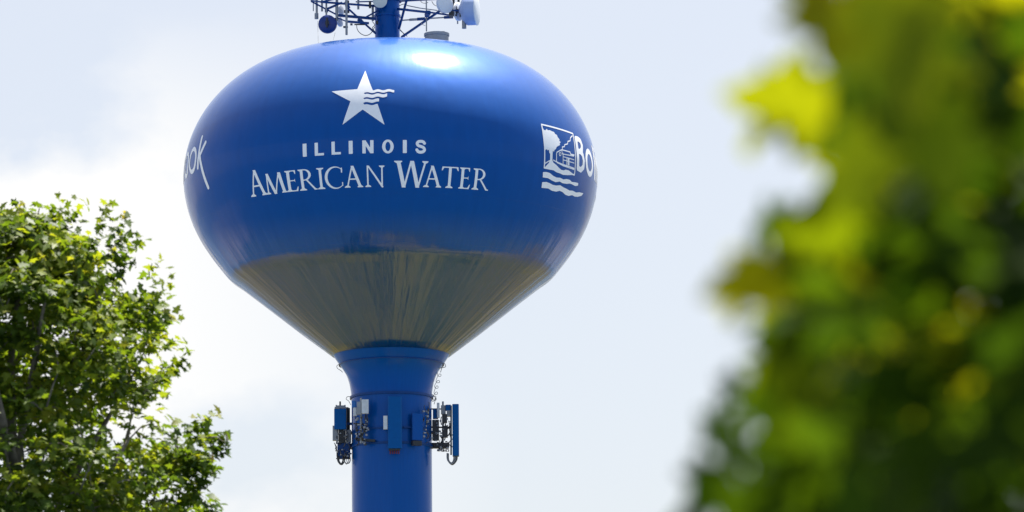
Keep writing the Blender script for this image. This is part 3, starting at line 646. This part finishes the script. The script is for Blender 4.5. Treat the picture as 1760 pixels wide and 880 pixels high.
# front left of the stem
o, c0 = unit('radio_cluster', 620, 725, -1.5, 'cluster of grey and pale radio boxes on the front left of the stem')
pbox(o, c0, 'radio_unit', M_PALE, 621.5, 687, 633.5, 711, -1.85, .2); pbox(o, c0, 'radio_unit', M_GREY, 613.5, 691, 621, 713, -1.8, .25); pbox(o, c0, 'radio_unit', M_PALE, 607.5, 701, 613.4, 715, -1.6, .2)
pbox(o, c0, 'junction_box', simple_mat('bright_blue_box', (.004, .13, .42), .4), 604.5, 689, 612, 701, -1.5, .2)
prod(o, c0, 'pole', M_GALV, (620.5, 684, -1.65), (620.5, 762, -1.65), .045)
clutter(o, c0, 609, 711, 631, 764, -1.65, 34, 15); fittings(o, c0, 612, 715, 634, 764, -1.75, 22, 16); fittings(o, c0, 610, 728, 626, 765, -1.7, 14, 18, M_DARK)
q = MB(); q.beam(T(608, 728, -1.4) - c0, T(632, 730, -1.6) - c0, .06); q.build('bracket', M_DARK, o)
q = MB(); q.beam(T(614, 756, -1.5) - c0, T(645, 757.5, -1.66) - c0, .10); q.build('bracket', M_DARK, o)
q = MB(); q.beam(T(620, 740, -1.7) - c0, T(620, 740, -1.2) - c0, .08); q.build('bracket', M_DARK, o)
# front of the stem
o, c0 = unit('panel_antenna', 678.5, 727, -1.9, 'tall blue panel antenna with red connectors, on the front centre of the stem')
pbox(o, c0, 'panel', M_PANEL, 667, 681.5, 690.5, 771, -1.95, .18, .05)
pbox(o, c0, 'radio_unit', M_PALE, 659, 715, 666.2, 738, -1.9, .18)
q = MB(); q.box(T(678, 773, -1.9) - c0, (.46, .16, .07)); q.build('end_cap', M_DARK, o)
q = MB()
for k in range(5): p = T(671 + k * 3.6, 777, -1.9) - c0; q = MB(); q.tube([p + Vector((0, 0, .09)), p + Vector((0, 0, -.07))], .03, 8); q.build('connector', M_RED, o)
q = MB(); q.beam(T(679, 700, -1.9) - c0, T(679, 703, -1.5) - c0, .1); q.build('bracket', M_STEEL_BLUE, o)
q = MB(); q.beam(T(679, 757, -1.9) - c0, T(679, 757, -1.5) - c0, .1); q.build('bracket', M_STEEL_BLUE, o)
# front right of the stem
o, c0 = unit('cable_box', 716, 740, -1.5, 'flat blue cable box on the front right of the stem')
pbox(o, c0, 'housing', M_STEM, 707, 711, 727, 757, -1.5, .14, .03, R(25)); 
q = MB(); q.box(T(716, 762, -1.55) - c0, (.4, .22, .18), R(25), 0, .03); q.build('cable_entry', M_DARK, o)
q = MB(); q.beam(T(694, 734, -1.66) - c0, T(732, 735, -1.3) - c0, .05); q.build('bracket', M_STEEL_BLUE, o)
fittings(o, c0, 727, 705, 735, 752, -1.25, 12, 26); clutter(o, c0, 726, 690, 737, 760, -1.2, 14, 27)
# right of the stem
o, c0 = unit('panel_antenna', 770, 740, -.1, 'slim blue panel antenna seen edge-on, with dark radios, right of the stem')
pbox(o, c0, 'panel', M_PANEL, 778, 695.5, 788.5, 784, -.2, .45, .04); pbox(o, c0, 'radio_unit', M_DARK, 743, 722, 754.5, 757, 0, .25); pbox(o, c0, 'radio_unit', M_PANEL, 744, 704, 753, 720, 0, .2)
pbox(o, c0, 'radio_unit', M_PALE, 751, 692.5, 755.5, 718, -.15, .15); pbox(o, c0, 'radio_unit', M_DARK, 760.5, 712, 768.5, 727, -.1, .2); pbox(o, c0, 'radio_unit', M_DARK, 761, 732, 769.5, 752, -.1, .22); pbox(o, c0, 'radio_unit', M_GREY, 768, 706, 775, 716, -.1, .2)
pbox(o, c0, 'top_bracket', M_PANEL, 766, 696, 775, 706, -.1, .2); pbox(o, c0, 'radio_unit', M_GREY, 758, 697, 766, 712, 0, .2)
prod(o, c0, 'pole', M_GALV, (761.3, 690, 0), (761.3, 770, 0), .04); prod(o, c0, 'pole', M_GALV, (775.3, 697, -.15), (775.3, 782, -.15), .035)
q = MB(); q.beam(T(738, 766, 0) - c0, T(770, 766, -.05) - c0, .22); q.build('standoff_arm', M_DARK, o)
q = MB(); q.beam(T(738, 734, 0) - c0, T(776, 735, -.05) - c0, .06); q.build('standoff_arm', M_DARK, o)
q = MB(); q.beam(T(738, 703, 0) - c0, T(762, 703, -.05) - c0, .05); q.build('standoff_arm', M_DARK, o)
clutter(o, c0, 757, 715, 778, 775, -.15, 36, 35); fittings(o, c0, 742, 715, 778, 775, -.2, 26, 36); fittings(o, c0, 742, 758, 770, 772, -.1, 8, 38, M_DARK); loops(o, c0, 776, 791, 8, 8, -.1, 37, .02); loops(o, c0, 776, 790, 8, 5, -.2, 39, .014, M_GALV)
# looping cable up the right side of the neck, and stray loops on the left
def neck_cable(pts, dep, r=.011): cable(pts, r, tower, 'neck_cable', dep, M_CABLE)
pts = []
for k, (cx, cy) in enumerate(((755, 643), (752.5, 654), (750, 663.5), (749, 674), (747, 684))):
    for a in range(0, 360, 60): pts.append((cx + 3.2 * math.cos(R(a + 140)), cy + (a / 360) * 3 - 3.0 * math.sin(R(a + 140))))
neck_cable(pts, 0)
neck_cable([(755, 612), (750, 626), (748, 634), (753, 625), (758, 621), (757, 629), (750, 633), (760, 632), (766, 630), (763, 624), (757, 640)], -.3, .014)
neck_cable([(584, 625), (579, 629), (580, 633), (586, 637), (589, 640)], 0, .012); neck_cable([(597, 621), (595, 634), (592, 628), (586, 622)], -.6, .012)
neck_cable([(604, 682), (597, 682), (595, 686), (599, 689), (603, 696)], 0, .012); neck_cable([(741, 676), (748, 684), (744, 690), (741, 684), (749, 681), (746, 695)], -.1, .013)

# ------------------------------------------------------------------ bushes round the foot of the tower (only seen mirrored in the tank)
rng = np.random.default_rng(11)
M_SHRUB = leaf_mat('shrub_leaf', [(0, (.05, .07, .015)), (.5, (.17, .18, .02)), (1, (.32, .27, .04))], .4, .7)
pos = []; tnt = []
for k in range(150):
    a = rng.uniform(-150, 150); rr = rng.uniform(9, 19) if k % 3 else rng.uniform(18.0, 22.0); x = TX + rr * math.sin(R(a)); y = TY - rr * math.cos(R(a)); hgt = rng.uniform(.6, 2.2) if k % 3 else rng.uniform(3.0, 9.0)
    wd = hgt * .4 if k % 3 else rng.uniform(.5, 1.1)
    m = 110; p = rng.normal(0, 1, (m, 3)); p /= np.linalg.norm(p, axis=1)[:, None]; p *= rng.uniform(.4, 1, (m, 1)) ** .5 * np.array([wd, wd, hgt * .5]); p += (x, y, hgt * .5); pos.append(p); tnt.append(np.clip(rng.uniform(0, 1) + rng.normal(0, .1, m), 0, 1))
tnt = np.concatenate(tnt)
pos = np.concatenate(pos); N = len(pos)
bv, bf = maple_leaf(False)
o = leaf_object('undergrowth', bv, bf, rot_mats(rng, N, np.tile([0, 0, 1.0], (N, 1)), .8, rng.uniform(.4, .75, N)), pos, tnt, M_SHRUB)
tag(o, 'olive bushes growing round the foot of the blue tower', 'undergrowth', kind='stuff')

# ------------------------------------------------------------------ maple tree on the left
M_BARK = simple_mat('grey_bark', (.15, .125, .095), .9, var=.4, scale=9, bump=.8)
M_MAPLE = leaf_mat('maple_leaf', [(0, (.035, .065, .008)), (.4, (.09, .14, .012)), (.75, (.19, .22, .018)), (.93, (.20, .20, .02)), (1, (.28, .19, .03))], .45, .5, .3)
def limb(path, radii, name, parent, mat, n=8, off=Vector((0, 0, 0))):
    q = MB(); q.tube([Vector(p) - off for p in path], radii, n); return q.build(name, mat, parent, smooth=True)
rng = np.random.default_rng(5)
TB = Vector((-6.75, 60.6, 0))
tree = empty('maple_tree', TB, 'leafy green maple tree standing left of the water tower', 'tree')
limb([(-6.75, 60.6, 0), (-6.75, 60.6, .4), (-6.72, 60.58, 2), (-6.7, 60.5, 4), (-6.62, 60.4, 6), (-6.55, 60.3, 7.6)], [.34, .25, .21, .18, .15, .12], 'trunk', tree, M_BARK, 12, TB)
ENV_Z = [4.2, 5, 6, 7, 8, 8.7, 9.15, 9.6, 9.96, 10.25, 10.6, 11.2, 11.6, 12.1, 12.35, 12.6]
ENV_R = [.4, 1.7, 2.6, 3.0, 3.0, 2.75, 2.95, 2.8, 2.4, 2.4, 2.5, 2.35, 1.9, 1.6, 1.05, .45]
tips = []     # (x, y, z) sprays that reach past the crown's bulk
for x, z in ((-6.42, 12.62), (-5.87, 12.72), (-5.58, 12.62), (-5.18, 12.5), (-4.95, 12.3), (-4.82, 12.08), (-4.62, 11.75), (-4.40, 11.55), (-4.34, 11.05), (-4.25, 10.62), (-4.45, 10.4), (-4.5, 10.2), (-3.85, 9.78), (-3.75, 9.62), (-3.72, 9.47), (-4.0, 9.55), (-3.95, 9.2), (-3.82, 9.05), (-4.05, 8.9), (-3.75, 8.58), (-5.0, 12.15), (-6.1, 12.45), (-6.9, 12.4)):
    tips.append((x, 60.2 + rng.uniform(-.7, .7), z))
cent = []; cs = []
while len(cent) < 1500:
    z = rng.uniform(4.4, 12.4); rr = np.interp(z + .12, ENV_Z, ENV_R) - .25; a = rng.uniform(0, 2 * math.pi); f = rng.uniform(0, 1) ** .33
    x, y = -6.65 + rr * f * math.cos(a), 60.5 + rr * f * math.sin(a)
    wob = .85 + .3 * math.sin(3 * a + z * 1.7)
    x = -6.65 + (x + 6.65) * (wob if x < -6.65 else .93 + .1 * math.sin(5 * a + 3 * z))
    # an opening low on the right where the sky shows between two boughs
    if abs(x + 5.2) < .34 and abs(z - 9.78) < .25: continue
    if abs(x + 4.9) < .25 and abs(z - 9.15) < .12: continue
    cent.append((x, y, z)); cs.append(rng.uniform(.26, .46))
for p in tips: cent.append(p); cs.append(.2)
cent = np.array(cent); cs = np.array(cs)
pos = []; nrm = []; tint = []
axis = np.array([-6.65, 60.5])
for i, (p, s) in enumerate(zip(cent, cs)):
    tipq = i >= len(cent) - len(tips)
    m = 38 if tipq else int(rng.uniform(26, 44))
    d = rng.normal(0, 1, (m, 3)); d /= np.linalg.norm(d, axis=1)[:, None]; rad_ = rng.uniform(0, 1, (m, 1)) ** .5
    outw = np.array([p[0] - axis[0], p[1] - axis[1], 0]); outw /= (np.linalg.norm(outw) + 1e-6)
    if tipq:       # an upswept spray along a twig
        t_ = rng.uniform(0, 1, (m, 1)); dirn = outw * .55 + np.array([0, 0, .45 if p[2] < 11.5 else 1.1])
        q_ = p - dirn * (1 - t_) * .55 + d * rad_ * .13
    else:
        q_ = p + d * rad_ * s * np.array([1.2, 1.2, .45])
    pos.append(q_); up = np.array([0, 0, 1.0]) + outw * .45
    nrm.append(np.tile(up, (m, 1)))
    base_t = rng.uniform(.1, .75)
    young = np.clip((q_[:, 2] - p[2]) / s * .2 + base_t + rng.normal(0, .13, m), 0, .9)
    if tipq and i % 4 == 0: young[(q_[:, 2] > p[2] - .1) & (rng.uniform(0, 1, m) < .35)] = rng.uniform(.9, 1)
    tint.append(young)
pos = np.concatenate(pos); nrm = np.concatenate(nrm); tint = np.concatenate(tint); N = len(pos)
bv, bf = maple_leaf(False, .35, .22)
crown = leaf_object('crown', bv, bf, rot_mats(rng, N, nrm, .62, rng.uniform(.085, .155, N)), pos - np.array(TB), tint, M_MAPLE, tree)
# limbs and twigs that carry the clusters
q_limbs = []
for k in range(13):
    a = k * 2.4; z0 = 4.5 + k * .26; z1 = 7.6 + (k / 12) * 4.2; rr = np.interp(z1, ENV_Z, ENV_R) * .72
    e = Vector((-6.65 + rr * math.cos(a), 60.5 + rr * math.sin(a), z1)); s0 = Vector((-6.66, 60.42, z0))
    mid = s0.lerp(e, .45) + Vector((0, 0, .35)); path = [Vector(p) for p in catmull([s0, mid, e], 5)]
    limb(path, np.linspace(.085, .02, len(path)), 'limb', tree, M_BARK, 7, TB); q_limbs += path[2:]
limb([(-6.55, 60.3, 7.6), (-6.45, 60.2, 9), (-6.5, 60.3, 10.5), (-6.35, 60.3, 12)], [.12, .08, .05, .02], 'leader', tree, M_BARK, 8, TB)
limb([(-6.42, 59.0, 9.15), (-6.40, 58.6, 9.5), (-6.46, 58.35, 9.85)], [.06, .05, .035], 'limb', tree, M_BARK, 8, TB); limb([(-6.3, 59.4, 8.9), (-6.36, 59.0, 9.25), (-6.42, 58.9, 9.3)], [.07, .065, .06], 'limb', tree, M_BARK, 8, TB)
q_limbs += [Vector((-6.45, 60.2, z)) for z in (8, 8.6, 9.2, 9.8, 10.4, 11, 11.5, 12)]
tw = MB(); nodes = [np.array(tuple(p)) for p in q_limbs]
order = np.argsort(np.hypot(cent[:, 0] - axis[0], cent[:, 1] - axis[1]) + .3 * np.abs(cent[:, 2] - 9))
for i in order:
    p = cent[i]; NL = np.array(nodes); j = np.argmin(np.sum((NL - p) ** 2, axis=1) + np.where(NL[:, 2] > p[2] + .1, .4, 0))
    a = Vector(NL[j]); e = Vector(p); nodes.append(p)
    if (e - a).length > (.45 if i >= len(cent) - len(tips) else 1.0): continue
    tw.tube([a - TB, a.lerp(e, .5) + Vector((0, 0, .05)) - TB, e - TB], [.013, .010, .006], 4, cap=False)
tw.build('twigs', M_BARK, tree)

# ------------------------------------------------------------------ leafy tree close to the camera on the right
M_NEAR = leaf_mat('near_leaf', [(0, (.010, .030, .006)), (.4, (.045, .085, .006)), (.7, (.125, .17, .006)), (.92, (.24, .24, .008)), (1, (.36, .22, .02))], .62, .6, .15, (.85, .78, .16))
NB = Vector((1.55, 5.4, 0))
near = empty('broadleaf_tree', NB, 'blurred leafy tree close to the camera, filling the right edge', 'tree')
limb([(1.55, 5.4, 0), (1.55, 5.4, .3), (1.52, 5.38, 1.2), (1.45, 5.3, 2.2), (1.4, 5.25, 2.8), (1.35, 5.2, 3.2)], [.16, .11, .095, .08, .05, .02], 'trunk', near, M_BARK, 12, NB)
rng = np.random.default_rng(21)
def near_point(px, py, y): # photo position at distance y
    u = (px - 880) / FPX; v = (440 - py) / FPX; dy = math.cos(PITCH) - v * math.sin(PITCH)
    return np.array([u * y / dy, y, CAMZ + (math.sin(PITCH) + v * math.cos(PITCH)) * y / dy])
# crown outline on its left side: x limit against height (metres)
BZ = [1.0, 2.05, 2.11, 2.19, 2.25, 2.29, 2.33, 2.37, 2.41, 2.45, 2.50, 2.55, 2.60, 3.2, 4.4]
BX = [.13, .15, .19, .225, .235, .215, .215, .245, .275, .30, .285, .285, .30, .36, .7]
P_, S_, Tn = [], [], []
while len(P_) < 6500:
    y = rng.uniform(4.0, 6.6); z = rng.uniform(.9, 3.4); s = rng.uniform(.075, .115)
    k = y / 4.4; zz = 1.6 + (z - 1.6) / k    # the crown's edge falls back with distance
    x0 = np.interp(zz, BZ, BX) * k + s * .62
    x = x0 + rng.uniform(0, 1) ** 1.2 * 1.5
    if z > (2.60 + (x - x0) * .42 if y < 4.9 else 2.85 + (x - x0) * .45): continue      # rounded top
    P_.append((x, y, z)); S_.append(s); Tn.append(np.clip((rng.uniform(.65, .92) if rng.uniform() < .23 + (z - 2.35) * 1.0 else rng.uniform(.02, .45)), 0, .92))  # bright tints likelier higher up: backlit top and shaded base put into leaf colour
P_ = np.array(P_); S_ = np.array(S_); Tn = np.array(Tn); N = len(P_)
Mx = rot_mats(rng, N, np.tile([-.05, .42, .7], (N, 1)), .55, S_)
# leaves that stand out along the edge: photo position of the stalk, tip direction in the picture, length, tint brightened for lit leaves
HERO = [((1240, 715), (-50, 60), .05, .1, 4.5), ((1305, 700), (-70, 40), .055, .25, 4.5), ((1215, 850), (-50, 40), .06, .1, 4.5), ((1270, 885), (-30, -60), .055, .3, 4.5), ((1345, 790), (-75, -15), .055, .2, 4.5), ((1200, 890), (-40, 10), .06, .15, 4.5), ((1310, 830), (-20, 70), .05, .3, 4.5), ((1265, 650), (-40, 70), .045, .05, 4.6), ((1410, 205), (-140, -45), .105, .78, 4.35), ((1395, 130), (-90, 90), .09, .75, 4.4), ((1440, 10), (-10, 90), .09, .86, 4.3), ((1400, -30), (20, 80), .085, .9, 4.3), ((1545, 20), (15, 190), .125, .72, 3.92), ((1530, -60), (20, 170), .11, .74, 3.95),
        ((1475, 350), (-120, 60), .085, .55, 4.5), ((1460, 400), (-110, -10), .09, .62, 4.4), ((1320, 470), (-120, 35), .078, .89, 4.3), ((1290, 500), (-80, 15), .05, .85, 4.35), ((1310, 440), (-60, 60), .05, .35, 4.5), ((1400, 560), (-130, 30), .08, .35, 4.5), ((1370, 470), (-90, 40), .075, .8, 4.4),
        ((1380, 600), (-110, 70), .08, .6, 4.4), ((1330, 660), (-70, 80), .06, .2, 4.6), ((1270, 760), (-50, 80), .06, .15, 4.6), ((1215, 800), (-30, 80), .06, .15, 4.6), ((1330, 860), (-60, 30), .07, .3, 4.4), ((1500, 250), (-60, 90), .09, .68, 3.95), ((1600, 200), (40, 150), .10, .45, 3.98), ((1450, 260), (-80, -60), .07, .8, 4.4), ((1470, 480), (-60, 90), .08, .85, 4.4), ((1360, 380), (-60, 20), .06, .2, 4.5)]
hp, hm, ht = [], [], []
for (px, py), (dx, dy), s, tn, y in HERO:
    p = near_point(px, py, y); t_ = near_point(px + dx, py + dy, y - .02) - p; t_ /= np.linalg.norm(t_)
    nv_ = np.array([rng.uniform(-.25, .25), 1, rng.uniform(.4, 1.1)]); nv_ -= t_ * nv_.dot(t_); nv_ /= np.linalg.norm(nv_); xx = np.cross(t_, nv_)
    hp.append(p); hm.append(np.stack([xx, t_, nv_], axis=1) * s); ht.append(tn)
P_ = np.concatenate([P_, hp]); Mx = np.concatenate([Mx, hm]); Tn = np.concatenate([Tn, ht])
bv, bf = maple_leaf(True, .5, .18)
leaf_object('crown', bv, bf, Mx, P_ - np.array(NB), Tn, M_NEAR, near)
for k in range(9):
    z1 = 1.3 + k * .16; y1 = 4.3 + (k * 37 % 10) * .17; e = Vector((.55 + .1 * (k % 3), y1, z1)); s0 = Vector((1.47, 5.32, z1 - .3)); mid = s0.lerp(e, .5) + Vector((0, 0, .12)); path = [Vector(p) for p in catmull([s0, mid, e], 5)]
    limb(path, np.linspace(.03, .006, len(path)), 'limb', near, M_BARK, 7, NB)
